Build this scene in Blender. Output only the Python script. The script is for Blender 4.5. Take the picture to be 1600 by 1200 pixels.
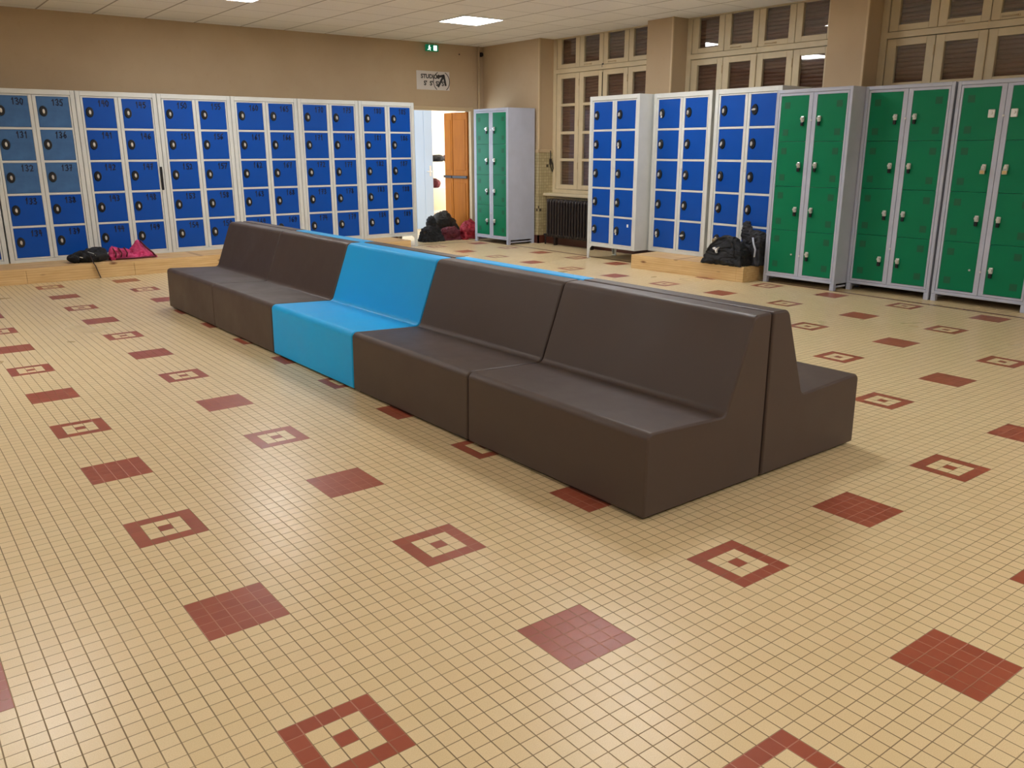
import bpy, bmesh, math, random
from mathutils import Vector, Matrix, noise
random.seed(7)
for _o in list(bpy.data.objects):
    bpy.data.objects.remove(_o, do_unlink=True)
SC = bpy.context.scene
COL = SC.collection
PI = math.pi

# ------------------------------------------------------------------ camera
F_PX, YAW, PITCH, ROLL = 1322.36, 0.919365, 0.270915, -0.0010033
CAMPOS = Vector((-1.49040, -1.64382, 1.38355))
fw = Vector((math.cos(YAW)*math.cos(PITCH), math.sin(YAW)*math.cos(PITCH), -math.sin(PITCH)))
rt = Vector((math.sin(YAW), -math.cos(YAW), 0)); up = rt.cross(fw)
c_, s_ = math.cos(ROLL), math.sin(ROLL)
R_, U_ = c_*rt + s_*up, -s_*rt + c_*up
cam_d = bpy.data.cameras.new('camera'); cam = bpy.data.objects.new('camera', cam_d); COL.objects.link(cam)
cam.matrix_world = Matrix(((R_.x, U_.x, -fw.x, CAMPOS.x), (R_.y, U_.y, -fw.y, CAMPOS.y), (R_.z, U_.z, -fw.z, CAMPOS.z), (0, 0, 0, 1)))
cam_d.sensor_fit = 'HORIZONTAL'; cam_d.sensor_width = 36; cam_d.lens = F_PX/1600*36
cam_d.clip_start = .05; cam_d.clip_end = 100
SC.camera = cam
# ------------------------------------------------------------------ world, exposure, lights
w = bpy.data.worlds.new('world'); SC.world = w; w.use_nodes = True
w.node_tree.nodes['Background'].inputs[0].default_value = (.75, .85, 1, 1)
w.node_tree.nodes['Background'].inputs[1].default_value = 1.0
vs = SC.view_settings
vs.view_transform = 'Standard'; vs.look = 'None'; vs.gamma = 1; vs.exposure = 0.29; vs.use_curve_mapping = False
PANEL_STRENGTH = 34.0
def area(name, loc, rot, sx, sy, power, color):
    d = bpy.data.lights.new(name, 'AREA'); d.shape = 'RECTANGLE'; d.size = sx; d.size_y = sy; d.energy = power; d.color = color
    o = bpy.data.objects.new(name, d); o.location = loc; o.rotation_euler = rot; COL.objects.link(o); return o
# unseen area lamps added as daylight fill for the corridor; no windows built
area('corridor_daylight_fill', (4.3, 10.75, 1.5), (0, -PI/2, 0), 1.9, 1.1, 60, (.72, .86, 1.0))
area('back_room_daylight_fill', (9.5, 12.6, 1.6), (0, PI/2, 0), 1.9, 1.6, 130, (1.0, .95, .88))

# ------------------------------------------------------------------ node helper
class N:
    def __init__(s, nt): s.nt = nt
    def new(s, t, **kw):
        n = s.nt.nodes.new(t)
        for k, v in kw.items(): setattr(n, k, v)
        return n
    def lk(s, a, b):
        if isinstance(a, (int, float)): b.default_value = a
        elif isinstance(a, tuple): b.default_value = a
        else: s.nt.links.new(a, b)
    def m(s, op, a, b=None, c=None, clamp=False):
        n = s.new('ShaderNodeMath', operation=op); n.use_clamp = clamp
        s.lk(a, n.inputs[0])
        if b is not None: s.lk(b, n.inputs[1])
        if c is not None: s.lk(c, n.inputs[2])
        return n.outputs[0]
    def mix(s, f, a, b, typ='MIX'):
        n = s.new('ShaderNodeMix', data_type='RGBA', blend_type=typ)
        s.lk(f, n.inputs[0]); s.lk(a, n.inputs[6]); s.lk(b, n.inputs[7]); return n.outputs[2]
    def noise(s, vec, scale, detail=3, rough=.55):
        n = s.new('ShaderNodeTexNoise'); n.inputs['Scale'].default_value = scale; n.inputs['Detail'].default_value = detail
        n.inputs['Roughness'].default_value = rough
        if vec is not None: s.lk(vec, n.inputs['Vector'])
        return n.outputs['Fac']
    def ramp(s, f, lo, hi, a=0., b=1.):
        n = s.new('ShaderNodeMapRange'); s.lk(f, n.inputs[0])
        for i, v in enumerate((lo, hi, a, b)): n.inputs[1+i].default_value = v
        return n.outputs[0]
    def comb(s, x, y, z=0.):
        n = s.new('ShaderNodeCombineXYZ'); s.lk(x, n.inputs[0]); s.lk(y, n.inputs[1]); s.lk(z, n.inputs[2]); return n.outputs[0]
def srgb(r, g, b):
    f = lambda c: (c/255/12.92 if c/255 <= .04045 else ((c/255+.055)/1.055)**2.4)
    return (f(r), f(g), f(b), 1)
def mat(name, col=None, rough=.5, metal=0., spec=.5, nvar=0., nscale=8., bump=0., bscale=200., build=None, emit=None, estr=0.):
    m = bpy.data.materials.new(name); m.use_nodes = True
    nt = m.node_tree; b = nt.nodes['Principled BSDF']; n = N(nt)
    b.inputs['Roughness'].default_value = rough; b.inputs['Metallic'].default_value = metal
    b.inputs['Specular IOR Level'].default_value = spec
    tc = n.new('ShaderNodeTexCoord').outputs['Object']
    if col is not None:
        b.inputs['Base Color'].default_value = col
        if nvar > 0:
            f = n.ramp(n.noise(tc, nscale, 4), .3, .7, 1-nvar, 1+nvar)
            n.lk(n.mix(1., col, n.comb(f, f, f), 'MULTIPLY'), b.inputs['Base Color'])
    if emit is not None:
        b.inputs['Emission Color'].default_value = emit; b.inputs['Emission Strength'].default_value = estr
    if bump > 0:
        bp = n.new('ShaderNodeBump'); bp.inputs['Strength'].default_value = bump; bp.inputs['Distance'].default_value = .002
        n.lk(n.noise(tc, bscale, 2), bp.inputs['Height']); n.lk(bp.outputs[0], b.inputs['Normal'])
    if build: build(n, tc, b)
    return m

# ------------------------------------------------------------------ materials
AX = 0.99675      # column spacing of the floor pattern
T = .05
def floor_nodes(n, tc, b):
    sep = n.new('ShaderNodeSeparateXYZ'); n.lk(tc, sep.inputs[0])
    u = n.m('DIVIDE', sep.outputs[0], T*AX); v = n.m('DIVIDE', sep.outputs[1], T)
    iu = n.m('FLOOR', n.m('ADD', u, .5)); iv = n.m('FLOOR', n.m('ADD', v, .5))
    fu = n.m('ABSOLUTE', n.m('SUBTRACT', u, iu)); fv = n.m('ABSOLUTE', n.m('SUBTRACT', v, iv))
    gu = n.ramp(fu, .460, .474); gv = n.ramp(fv, .464, .480)
    gi = n.m('MAXIMUM', gu, n.m('MULTIPLY', gv, .9))
    au = n.m('FLOOR', n.m('DIVIDE', n.m('ADD', iu, 7.), 15.)); av = n.m('FLOOR', n.m('DIVIDE', n.m('ADD', iv, 7.), 15.))
    mu = n.m('ABSOLUTE', n.m('SUBTRACT', iu, n.m('MULTIPLY', au, 15.))); mv = n.m('ABSOLUTE', n.m('SUBTRACT', iv, n.m('MULTIPLY', av, 15.)))
    mm = n.m('MAXIMUM', mu, mv)
    inside = n.m('LESS_THAN', mm, 2.5)
    par = n.m('ABSOLUTE', n.m('SUBTRACT', n.m('ADD', au, av), n.m('MULTIPLY', n.m('ROUND', n.m('DIVIDE', n.m('ADD', au, av), 2.)), 2.)))
    solid = n.m('LESS_THAN', par, .5)
    ring = n.m('ADD', n.m('GREATER_THAN', mm, 1.5), n.m('LESS_THAN', mm, .5), clamp=True)
    red = n.m('MULTIPLY', inside, n.m('MAXIMUM', solid, ring))
    lim = n.m('MULTIPLY', n.m('LESS_THAN', iu, 124.), n.m('LESS_THAN', iv, 184.))
    red = n.m('MULTIPLY', red, lim)
    # single row of brown tiles that frames the field along the walls
    bx = n.m('MULTIPLY', n.m('COMPARE', iu, 125., .5), n.m('LESS_THAN', iv, 186.5))
    by = n.m('MULTIPLY', n.m('COMPARE', iv, 186., .5), n.m('LESS_THAN', iu, 125.5))
    bord = n.m('MAXIMUM', bx, by)
    wn = n.new('ShaderNodeTexWhiteNoise', noise_dimensions='2D'); n.lk(n.comb(iu, iv), wn.inputs['Vector'])
    rnd = wn.outputs['Value']
    sepc = n.new('ShaderNodeSeparateColor'); n.lk(wn.outputs['Color'], sepc.inputs[0])
    beige = n.mix(rnd, srgb(222, 201, 156), srgb(230, 210, 167))
    beige = n.mix(n.m('MULTIPLY', sepc.outputs[1], .25), beige, srgb(232, 202, 160))
    spk = n.noise(tc, 420., 2, .7)
    beige = n.mix(n.ramp(spk, .38, .62, 0, .45), beige, srgb(186, 158, 112))
    beige = n.mix(n.ramp(spk, .60, .75, 0, .5), beige, srgb(250, 238, 210))
    wear = n.noise(tc, .7, 1, .4)
    beige = n.mix(n.ramp(wear, .3, .8, 0, .18), beige, srgb(214, 190, 142))
    redc = n.mix(rnd, srgb(146, 72, 52), srgb(156, 80, 58))
    redc = n.mix(n.ramp(n.noise(tc, 35., 3), .4, .7, 0, .15), redc, srgb(166, 92, 68))
    brown = n.mix(rnd, srgb(104, 60, 46), srgb(120, 70, 52))
    tile = n.mix(red, beige, redc); tile = n.mix(bord, tile, brown)
    gn = n.noise(tc, 2.2, 3)
    gcol = n.mix(n.ramp(gn, .35, .65), srgb(120, 98, 68), srgb(150, 128, 96))
    gcol = n.mix(n.m('MULTIPLY', red, n.ramp(n.noise(tc, 1.2, 0), .42, .56)), gcol, srgb(196, 150, 128))
    gcol = n.mix(n.m('MULTIPLY', red, .45), gcol, redc)
    n.lk(n.mix(gi, tile, gcol), b.inputs['Base Color'])
    r = n.ramp(n.noise(tc, 1.5, 2), .3, .7, .27, .36)
    n.lk(n.m('ADD', r, n.m('MULTIPLY', gi, .35)), b.inputs['Roughness'])
    bp = n.new('ShaderNodeBump'); bp.inputs['Strength'].default_value = .35; bp.inputs['Distance'].default_value = .0015
    h = n.m('SUBTRACT', n.m('ADD', n.m('MULTIPLY', spk, .15), n.m('MULTIPLY', rnd, .25)), gi)
    n.lk(h, bp.inputs['Height']); n.lk(bp.outputs[0], b.inputs['Normal'])
M_floor = mat('floor_tiles', build=floor_nodes, spec=.4)
def wall_nodes(n, tc, b):
    a = n.noise(tc, .8, 4, .6); c = n.noise(tc, 14., 3)
    k = n.mix(n.ramp(a, .35, .65), srgb(184, 161, 130), srgb(192, 170, 139))
    k = n.mix(n.ramp(c, .6, .8, 0, .2), k, srgb(168, 144, 110))
    n.lk(k, b.inputs['Base Color'])
    bp = n.new('ShaderNodeBump'); bp.inputs['Strength'].default_value = .15; bp.inputs['Distance'].default_value = .003
    n.lk(n.noise(tc, 60., 3), bp.inputs['Height']); n.lk(bp.outputs[0], b.inputs['Normal'])
M_wall = mat('wall_paint', rough=.75, build=wall_nodes, spec=.25)
def ceil_nodes(n, tc, b):
    sep = n.new('ShaderNodeSeparateXYZ'); n.lk(tc, sep.inputs[0])
    P = .59
    u = n.m('DIVIDE', n.m('SUBTRACT', sep.outputs[0], 4.64), P); v = n.m('DIVIDE', n.m('SUBTRACT', sep.outputs[1], 7.315), P)
    fu = n.m('ABSOLUTE', n.m('SUBTRACT', u, n.m('ROUND', u))); fv = n.m('ABSOLUTE', n.m('SUBTRACT', v, n.m('ROUND', v)))
    g = n.m('MAXIMUM', n.ramp(fu, .022, .010), n.ramp(fv, .018, .008, 0, .6))
    wn = n.new('ShaderNodeTexWhiteNoise', noise_dimensions='2D'); n.lk(n.comb(n.m('FLOOR', u), n.m('FLOOR', v)), wn.inputs['Vector'])
    k = n.mix(wn.outputs['Value'], srgb(240, 237, 232), srgb(244, 241, 236))
    k = n.mix(n.ramp(n.noise(tc, 300., 2, .7), .45, .7, 0, .3), k, srgb(186, 174, 156))
    n.lk(n.mix(n.m('MULTIPLY', g, .7), k, srgb(120, 106, 90)), b.inputs['Base Color'])
M_ceil = mat('ceiling_tiles', rough=.9, build=ceil_nodes, spec=.1)
def mosaic_nodes(n, tc, b):
    sep = n.new('ShaderNodeSeparateXYZ'); n.lk(tc, sep.inputs[0])
    s1 = n.m('ADD', sep.outputs[0], sep.outputs[1]); P = .043
    u = n.m('DIVIDE', s1, P); v = n.m('DIVIDE', sep.outputs[2], P)
    fu = n.m('ABSOLUTE', n.m('SUBTRACT', u, n.m('ROUND', u))); fv = n.m('ABSOLUTE', n.m('SUBTRACT', v, n.m('ROUND', v)))
    g = n.m('MAXIMUM', n.ramp(fu, .09, .04), n.ramp(fv, .09, .04))
    wn = n.new('ShaderNodeTexWhiteNoise', noise_dimensions='2D'); n.lk(n.comb(n.m('FLOOR', u), n.m('FLOOR', v)), wn.inputs['Vector'])
    k = n.mix(wn.outputs['Value'], srgb(168, 154, 116), srgb(190, 176, 138))
    k = n.mix(n.m('GREATER_THAN', wn.outputs['Value'], .975), k, srgb(60, 50, 36))
    n.lk(n.mix(g, k, srgb(140, 126, 92)), b.inputs['Base Color'])
M_mosaic = mat('dado_mosaic', rough=.35, build=mosaic_nodes)
def pine_nodes(n, tc, b):
    mp = n.new('ShaderNodeMapping'); n.lk(tc, mp.inputs[0]); mp.inputs['Scale'].default_value = (1.2, 9., 14.)
    g = n.noise(mp.outputs[0], 2.2, 5, .6)
    wv = n.new('ShaderNodeTexWave', wave_type='BANDS', bands_direction='Z'); n.lk(mp.outputs[0], wv.inputs['Vector'])
    wv.inputs['Scale'].default_value = .9; wv.inputs['Distortion'].default_value = 4.; wv.inputs['Detail'].default_value = 3.
    k = n.mix(n.ramp(g, .3, .7), srgb(226, 196, 142), srgb(204, 166, 112))
    k = n.mix(n.ramp(wv.outputs['Fac'], .8, .98, 0, .3), k, srgb(170, 120, 70))
    vo = n.new('ShaderNodeTexVoronoi'); mp2 = n.new('ShaderNodeMapping'); n.lk(tc, mp2.inputs[0]); mp2.inputs['Scale'].default_value = (3.2, 0., 9.5)
    n.lk(mp2.outputs[0], vo.inputs['Vector']); vo.inputs['Scale'].default_value = 1.
    k = n.mix(n.ramp(vo.outputs['Distance'], .20, .10), k, srgb(112, 66, 34))
    n.lk(k, b.inputs['Base Color'])
M_pine = mat('pine_boards', rough=.5, build=pine_nodes)
def plastic(name, col, r=.5):
    def f(n, tc, b):
        a = n.noise(tc, 3., 5, .6)
        k = n.mix(n.ramp(a, .4, .75, 0, .30), col, tuple(list(min(1, c*1.25+.006) for c in col[:3])+[1]))
        sc = n.noise(tc, 30., 4, .7)
        k = n.mix(n.ramp(sc, .66, .8, 0, .25), k, tuple(list(min(1, c*1.4+.012) for c in col[:3])+[1]))
        n.lk(k, b.inputs['Base Color']); n.lk(n.ramp(a, .3, .7, r-.06, r+.1), b.inputs['Roughness'])
        bp = n.new('ShaderNodeBump'); bp.inputs['Strength'].default_value = .12; bp.inputs['Distance'].default_value = .001
        n.lk(n.noise(tc, 350., 2), bp.inputs['Height']); n.lk(bp.outputs[0], b.inputs['Normal'])
    return mat(name, build=f, spec=.45)
M_brown = plastic('brown_plastic', srgb(74, 61, 56), .48)
M_cyan = plastic('bright_blue_plastic', srgb(0, 168, 240), .5)
M_dark = mat('black_base', (.01, .01, .01, 1), .7)
M_carc_b = mat('pale_grey_steel', srgb(212, 214, 210), .42, nvar=.05, nscale=5)
M_carc_g = mat('lilac_grey_steel', srgb(184, 189, 206), .40, nvar=.05, nscale=5)
M_blue = mat('blue_door_enamel', srgb(0, 74, 168), .38, nvar=.06, nscale=3, spec=.3)
M_blue_paler = mat('paler_blue_enamel', srgb(64, 104, 152), .4, nvar=.12, nscale=9, spec=.3)  # paler, greyer blue for some upper doors of one bank
M_green = mat('green_door_enamel', srgb(0, 120, 80), .42, nvar=.05, nscale=3, spec=.25)
M_gvent = mat('green_vent_dots', srgb(0, 94, 60), .6)
M_black = mat('black_plastic', (.008, .008, .01, 1), .3)
M_steel = mat('nickel', (.74, .73, .70, 1), .3, metal=.55)
M_brass = mat('brass', (.75, .55, .25, 1), .3, metal=.9)
M_ink = mat('marker_ink', (.008, .012, .04, 1), .6)
M_cream = mat('cream_gloss_paint', srgb(206, 190, 156), .45, nvar=.05, nscale=6)
M_trim = mat('dado_trim_paint', srgb(200, 178, 142), .5)
M_skirt = mat('dark_red_skirting', srgb(84, 44, 32), .35, nvar=.15)
M_iron = mat('dark_brown_iron', srgb(34, 24, 21), .45, nvar=.1)
def shutter_nodes(n, tc, b):
    sep = n.new('ShaderNodeSeparateXYZ'); n.lk(tc, sep.inputs[0])
    sl = n.m('FLOOR', n.m('DIVIDE', sep.outputs[2], .042))
    wn = n.new('ShaderNodeTexWhiteNoise', noise_dimensions='1D'); n.lk(sl, wn.inputs['W'])
    k = n.mix(wn.outputs['Value'], srgb(84, 52, 42), srgb(104, 66, 54))
    mp = n.new('ShaderNodeMapping'); n.lk(tc, mp.inputs[0]); mp.inputs['Scale'].default_value = (1, 3, 40)
    k = n.mix(n.ramp(n.noise(mp.outputs[0], 2., 4), .45, .75, 0, .5), k, srgb(140, 98, 82))
    n.lk(k, b.inputs['Base Color'])
M_shut = mat('brown_shutter_slats', rough=.5, build=shutter_nodes)
def glass_mat():
    m = bpy.data.materials.new('window_glass'); m.use_nodes = True; nt = m.node_tree; n = N(nt)
    nt.nodes.remove(nt.nodes['Principled BSDF'])
    tr = n.new('ShaderNodeBsdfTransparent'); tr.inputs[0].default_value = (.95, .95, .95, 1)
    gl = n.new('ShaderNodeBsdfGlossy'); gl.inputs['Roughness'].default_value = .02
    fr = n.new('ShaderNodeFresnel'); geo = n.new('ShaderNodeNewGeometry'); n.lk(n.ramp(geo.outputs['Backfacing'], 0, 1, 1.5, 1/1.5), fr.inputs[0])
    mx = n.new('ShaderNodeMixShader'); n.lk(n.m('ADD', fr.outputs[0], .06), mx.inputs[0]); n.lk(tr.outputs[0], mx.inputs[1]); n.lk(gl.outputs[0], mx.inputs[2])
    n.lk(mx.outputs[0], nt.nodes['Material Output'].inputs[0]); return m
M_glass = glass_mat()
M_panel = mat('led_diffuser', (1, 1, 1, 1), .6, emit=(.985, .99, 1, 1), estr=PANEL_STRENGTH)
M_white = mat('white_paint', srgb(232, 232, 230), .5)
M_paper = mat('white_paper', srgb(214, 208, 202), .7)
M_black_ink = mat('black_print', (.012, .012, .012, 1), .6)
M_greyink = mat('grey_print', (.035, .03, .03, 1), .6)
M_exit = mat('exit_green', srgb(0, 110, 70), .4, emit=srgb(0, 120, 80), estr=.35)
M_exitw = mat('exit_pictogram_lit', (1, 1, 1, 1), .5, emit=(.72, 1, .92, 1), estr=2.2)
def orange_nodes(n, tc, b):
    mp = n.new('ShaderNodeMapping'); n.lk(tc, mp.inputs[0]); mp.inputs['Scale'].default_value = (12, 12, 1)
    n.lk(n.mix(n.ramp(n.noise(mp.outputs[0], 3., 4), .3, .7), srgb(158, 92, 22), srgb(140, 78, 18)), b.inputs['Base Color'])
M_orange = mat('orange_brown_door', rough=.6, spec=.15, build=orange_nodes)
M_paleblue = mat('pale_blue_paint', srgb(190, 212, 240), .5)
M_peach = mat('peach_paint', srgb(238, 214, 184), .6)
def cloth(name, col, var=.3, rough=.8, bs=45.):
    def f(n, tc, b):
        a = n.noise(tc, 9., 5, .6)
        dk = tuple([c*(1-var) for c in col[:3]]+[1]); lt = tuple([min(1, c*(1+var)+.003) for c in col[:3]]+[1])
        n.lk(n.mix(n.ramp(a, .35, .65), dk, lt), b.inputs['Base Color'])
        bp = n.new('ShaderNodeBump'); bp.inputs['Strength'].default_value = .5; bp.inputs['Distance'].default_value = .01
        n.lk(n.noise(tc, bs, 3), bp.inputs['Height']); n.lk(bp.outputs[0], b.inputs['Normal'])
    return mat(name, rough=rough, build=f)
M_clblack = cloth('black_nylon', (.007, .007, .009, 1))
M_clgrey = cloth('charcoal_nylon', (.016, .016, .02, 1))
M_clolive = cloth('dark_olive_cloth', (.022, .018, .013, 1))
M_clred = cloth('red_nylon', (.26, .004, .012, 1), .35, .7)
M_cldred = cloth('dark_red_nylon', (.10, .008, .016, 1))
M_clpink = cloth('pink_nylon', (.55, .03, .14, 1), .3, .5)
M_strap = cloth('dark_brown_webbing', (.03, .012, .012, 1))
M_tan = cloth('tan_cloth', (.25, .18, .09, 1))
M_logo = mat('white_print', (.85, .85, .85, 1), .5)
M_purple = cloth('purple_cloth', (.12, .08, .2, 1))

# ------------------------------------------------------------------ mesh helpers
def bx(bm, x0, x1, y0, y1, z0, z1, mi=0, bev=0.):
    vs = [bm.verts.new((x, y, z)) for x in (x0, x1) for y in (y0, y1) for z in (z0, z1)]
    fs = []
    for q in ((0, 1, 3, 2), (4, 6, 7, 5), (0, 4, 5, 1), (2, 3, 7, 6), (0, 2, 6, 4), (1, 5, 7, 3)):
        f = bm.faces.new([vs[i] for i in q]); f.material_index = mi; fs.append(f)
    if bev > 0:
        es = list({e for f in fs for e in f.edges})
        bmesh.ops.bevel(bm, geom=es, offset=bev, segments=2, affect='EDGES', profile=.5)
def cyl(bm, p0, p1, r0, r1=None, n=14, mi=0):
    r1 = r0 if r1 is None else r1
    p0, p1 = Vector(p0), Vector(p1); d = (p1-p0).normalized()
    a = d.orthogonal().normalized(); b = d.cross(a)
    A = [bm.verts.new(p0+r0*(a*math.cos(2*PI*i/n)+b*math.sin(2*PI*i/n))) for i in range(n)]
    B = [bm.verts.new(p1+r1*(a*math.cos(2*PI*i/n)+b*math.sin(2*PI*i/n))) for i in range(n)]
    for i in range(n):
        f = bm.faces.new((A[i], A[(i+1) % n], B[(i+1) % n], B[i])); f.material_index = mi; f.smooth = True
    for q in (A[::-1], B):
        f = bm.faces.new(q); f.material_index = mi
def tube(bm, pts, r, n=8, mi=0, flat=1.):
    pts = [Vector(p) for p in pts]; rings = []
    pa = None
    for i, p in enumerate(pts):
        d = (pts[min(i+1, len(pts)-1)]-pts[max(i-1, 0)]).normalized()
        a = d.orthogonal().normalized() if pa is None else (pa-d*pa.dot(d)).normalized(); pa = a
        b = d.cross(a)
        rings.append([bm.verts.new(p+r*(a*math.cos(2*PI*k/n)+b*flat*math.sin(2*PI*k/n))) for k in range(n)])
    for A, B in zip(rings, rings[1:]):
        for k in range(n):
            f = bm.faces.new((A[k], A[(k+1) % n], B[(k+1) % n], B[k])); f.material_index = mi; f.smooth = True
    bm.faces.new(rings[0][::-1]).material_index = mi; bm.faces.new(rings[-1]).material_index = mi
def prism(bm, poly, axis, a, b, mi=0):
    """poly of 2D points extruded along axis from a to b; axis y: poly=(x,z); axis x: poly=(y,z); axis z: poly=(x,y)"""
    def P(q, t): return {'y': (q[0], t, q[1]), 'x': (t, q[0], q[1]), 'z': (q[0], q[1], t)}[axis]
    A = [bm.verts.new(P(q, a)) for q in poly]; B = [bm.verts.new(P(q, b)) for q in poly]
    n = len(poly)
    for i in range(n):
        bm.faces.new((A[i], A[(i+1) % n], B[(i+1) % n], B[i])).material_index = mi
    bm.faces.new(A[::-1]).material_index = mi; bm.faces.new(B).material_index = mi
def mesh(name, bm, mats):
    bmesh.ops.recalc_face_normals(bm, faces=bm.faces)
    me = bpy.data.meshes.new(name); bm.to_mesh(me); bm.free()
    for m in (mats if isinstance(mats, (list, tuple)) else [mats]): me.materials.append(m)
    return me
def ob(name, me, parent=None, loc=None, rz=None):
    o = bpy.data.objects.new(name, me); COL.objects.link(o)
    if parent is not None: o.parent = parent
    if loc is not None: o.location = loc
    if rz is not None: o.rotation_euler = (0, 0, rz)
    return o
def obm(name, bm, mats, parent=None, loc=None, rz=None): return ob(name, mesh(name, bm, mats), parent, loc, rz)
def tag(o, label, cat, group=None):
    o['label'] = label; o['category'] = cat
    if group: o['group'] = group
    return o
def thing(name, label, cat, loc=(0, 0, 0), rz=0., group=None):
    o = bpy.data.objects.new(name, None); o.empty_display_size = .1; COL.objects.link(o); o.location = loc; o.rotation_euler = (0, 0, rz)
    return tag(o, label, cat, group)
def struct(o): o['kind'] = 'structure'; return o
NB = bmesh.new
def shade(o, ang=40):
    for p in o.data.polygons: p.use_smooth = True
    o.data.set_sharp_from_angle(angle=math.radians(ang))

# ------------------------------------------------------------------ room shell
XW, YB, H, XG = 6.72, 9.87, 2.915, 7.00     # pier front plane, back wall, ceiling, window plane
XL, YR = -4.6, -4.6
bm = NB(); bx(bm, XL-.2, 10.2, YR-.2, 14.2, -.1, 0); struct(obm('floor', bm, M_floor))
bm = NB(); bx(bm, XL-.2, 10.2, YR-.2, 14.2, H, H+.1); struct(obm('ceiling', bm, M_ceil))
DX0, DX1, DH, DT = 5.15, 6.462, 1.955, .14
bm = NB(); bx(bm, XL, DX0, YB, YB+DT, 0, H); bx(bm, DX1, XG+.25, YB, YB+DT, 0, H); bx(bm, DX0, DX1, YB, YB+DT, DH, H)
struct(obm('wall_back', bm, M_wall))
bm = NB(); bx(bm, XL-.15, XL, YR, YB+DT, 0, H); struct(obm('wall_left', bm, M_wall))
bm = NB(); bx(bm, XL-.15, XG+.25, YR-.15, YR, 0, H); struct(obm('wall_rear', bm, M_wall))
# window wall: piers between the recesses (window period 2.55 m, opening 2.12 m)
OPEN = [(8.46-2.55*k-2.125, 8.46-2.55*k) for k in range(5)]
bm = NB()
edges = [YB] + [e for a, b_ in OPEN for e in (b_, a)] + [YR]
for i in range(0, len(edges), 2):
    if edges[i] > edges[i+1]: bx(bm, XW, XG+.22, max(edges[i+1], YR), edges[i], 0, H)
struct(obm('wall_right', bm, M_wall))
bm = NB()
for k, (a, b_) in enumerate(OPEN): bx(bm, 6.86 if k == 0 else 6.965, XG+.2, a, b_, 0, .735)
struct(obm('wall_right', bm, M_mosaic))
# dado of small tiles, its top trim, and dark skirting on the window wall
def dado(k, y0, y1):
    bm = NB(); bx(bm, XW-.008, XW, y0, y1, .12, 1.33); return bm
for k in range(4):
    b_ = OPEN[k][1]; t_ = YB if k == 0 else OPEN[k-1][0]
    struct(obm('trim_%d' % (2*k+1), dado(k, b_-.008, t_), M_mosaic))
    bm = NB(); bx(bm, XW, XG-.02, b_-.008, b_, .12, 1.33); struct(obm('trim_%d' % (2*k+2), bm, M_mosaic))
    bm = NB(); bx(bm, XW-.016, XW, b_-.016, t_, 1.33, 1.375, bev=.004); bx(bm, XW-.016, XG-.02, b_-.016, b_, 1.33, 1.375, bev=.004)
    bx(bm, XW-.014, XW+.012, b_-.014, b_+.012, 1.375, H, bev=.004)
    struct(obm('trim_%d' % (k+11), bm, M_trim))
bm = NB(); bx(bm, XW-.022, XW, OPEN[0][1]-.022, YB, 0, .12); bx(bm, XW-.022, 6.86, OPEN[0][1]-.022, OPEN[0][1], 0, .12)
bx(bm, 6.84, 6.86, OPEN[0][0], OPEN[0][1]-.02, 0, .12)
for k in (1, 2, 3):
    bx(bm, XW-.022, XW, OPEN[k][1], OPEN[k-1][0], 0, .12)
    bx(bm, 6.945, 6.965, OPEN[k][0], OPEN[k][1], 0, .12)
struct(obm('baseboard_right', bm, M_skirt))
bm = NB(); bx(bm, XL, DX0-.06, YB-.02, YB, 0, .12); bx(bm, DX1+.06, XW-.02, YB-.02, YB, 0, .12); struct(obm('baseboard_back', bm, M_skirt))
# door casing
bm = NB(); bx(bm, DX0-.05, DX1+.055, YB-.018, YB, DH, DH+.055, bev=.005); bx(bm, DX1, DX1+.055, YB-.018, YB, 0, DH, bev=.005); bx(bm, DX0-.05, DX0, YB-.018, YB, 0, DH, bev=.005)
struct(obm('trim_20', bm, M_trim))

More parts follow.
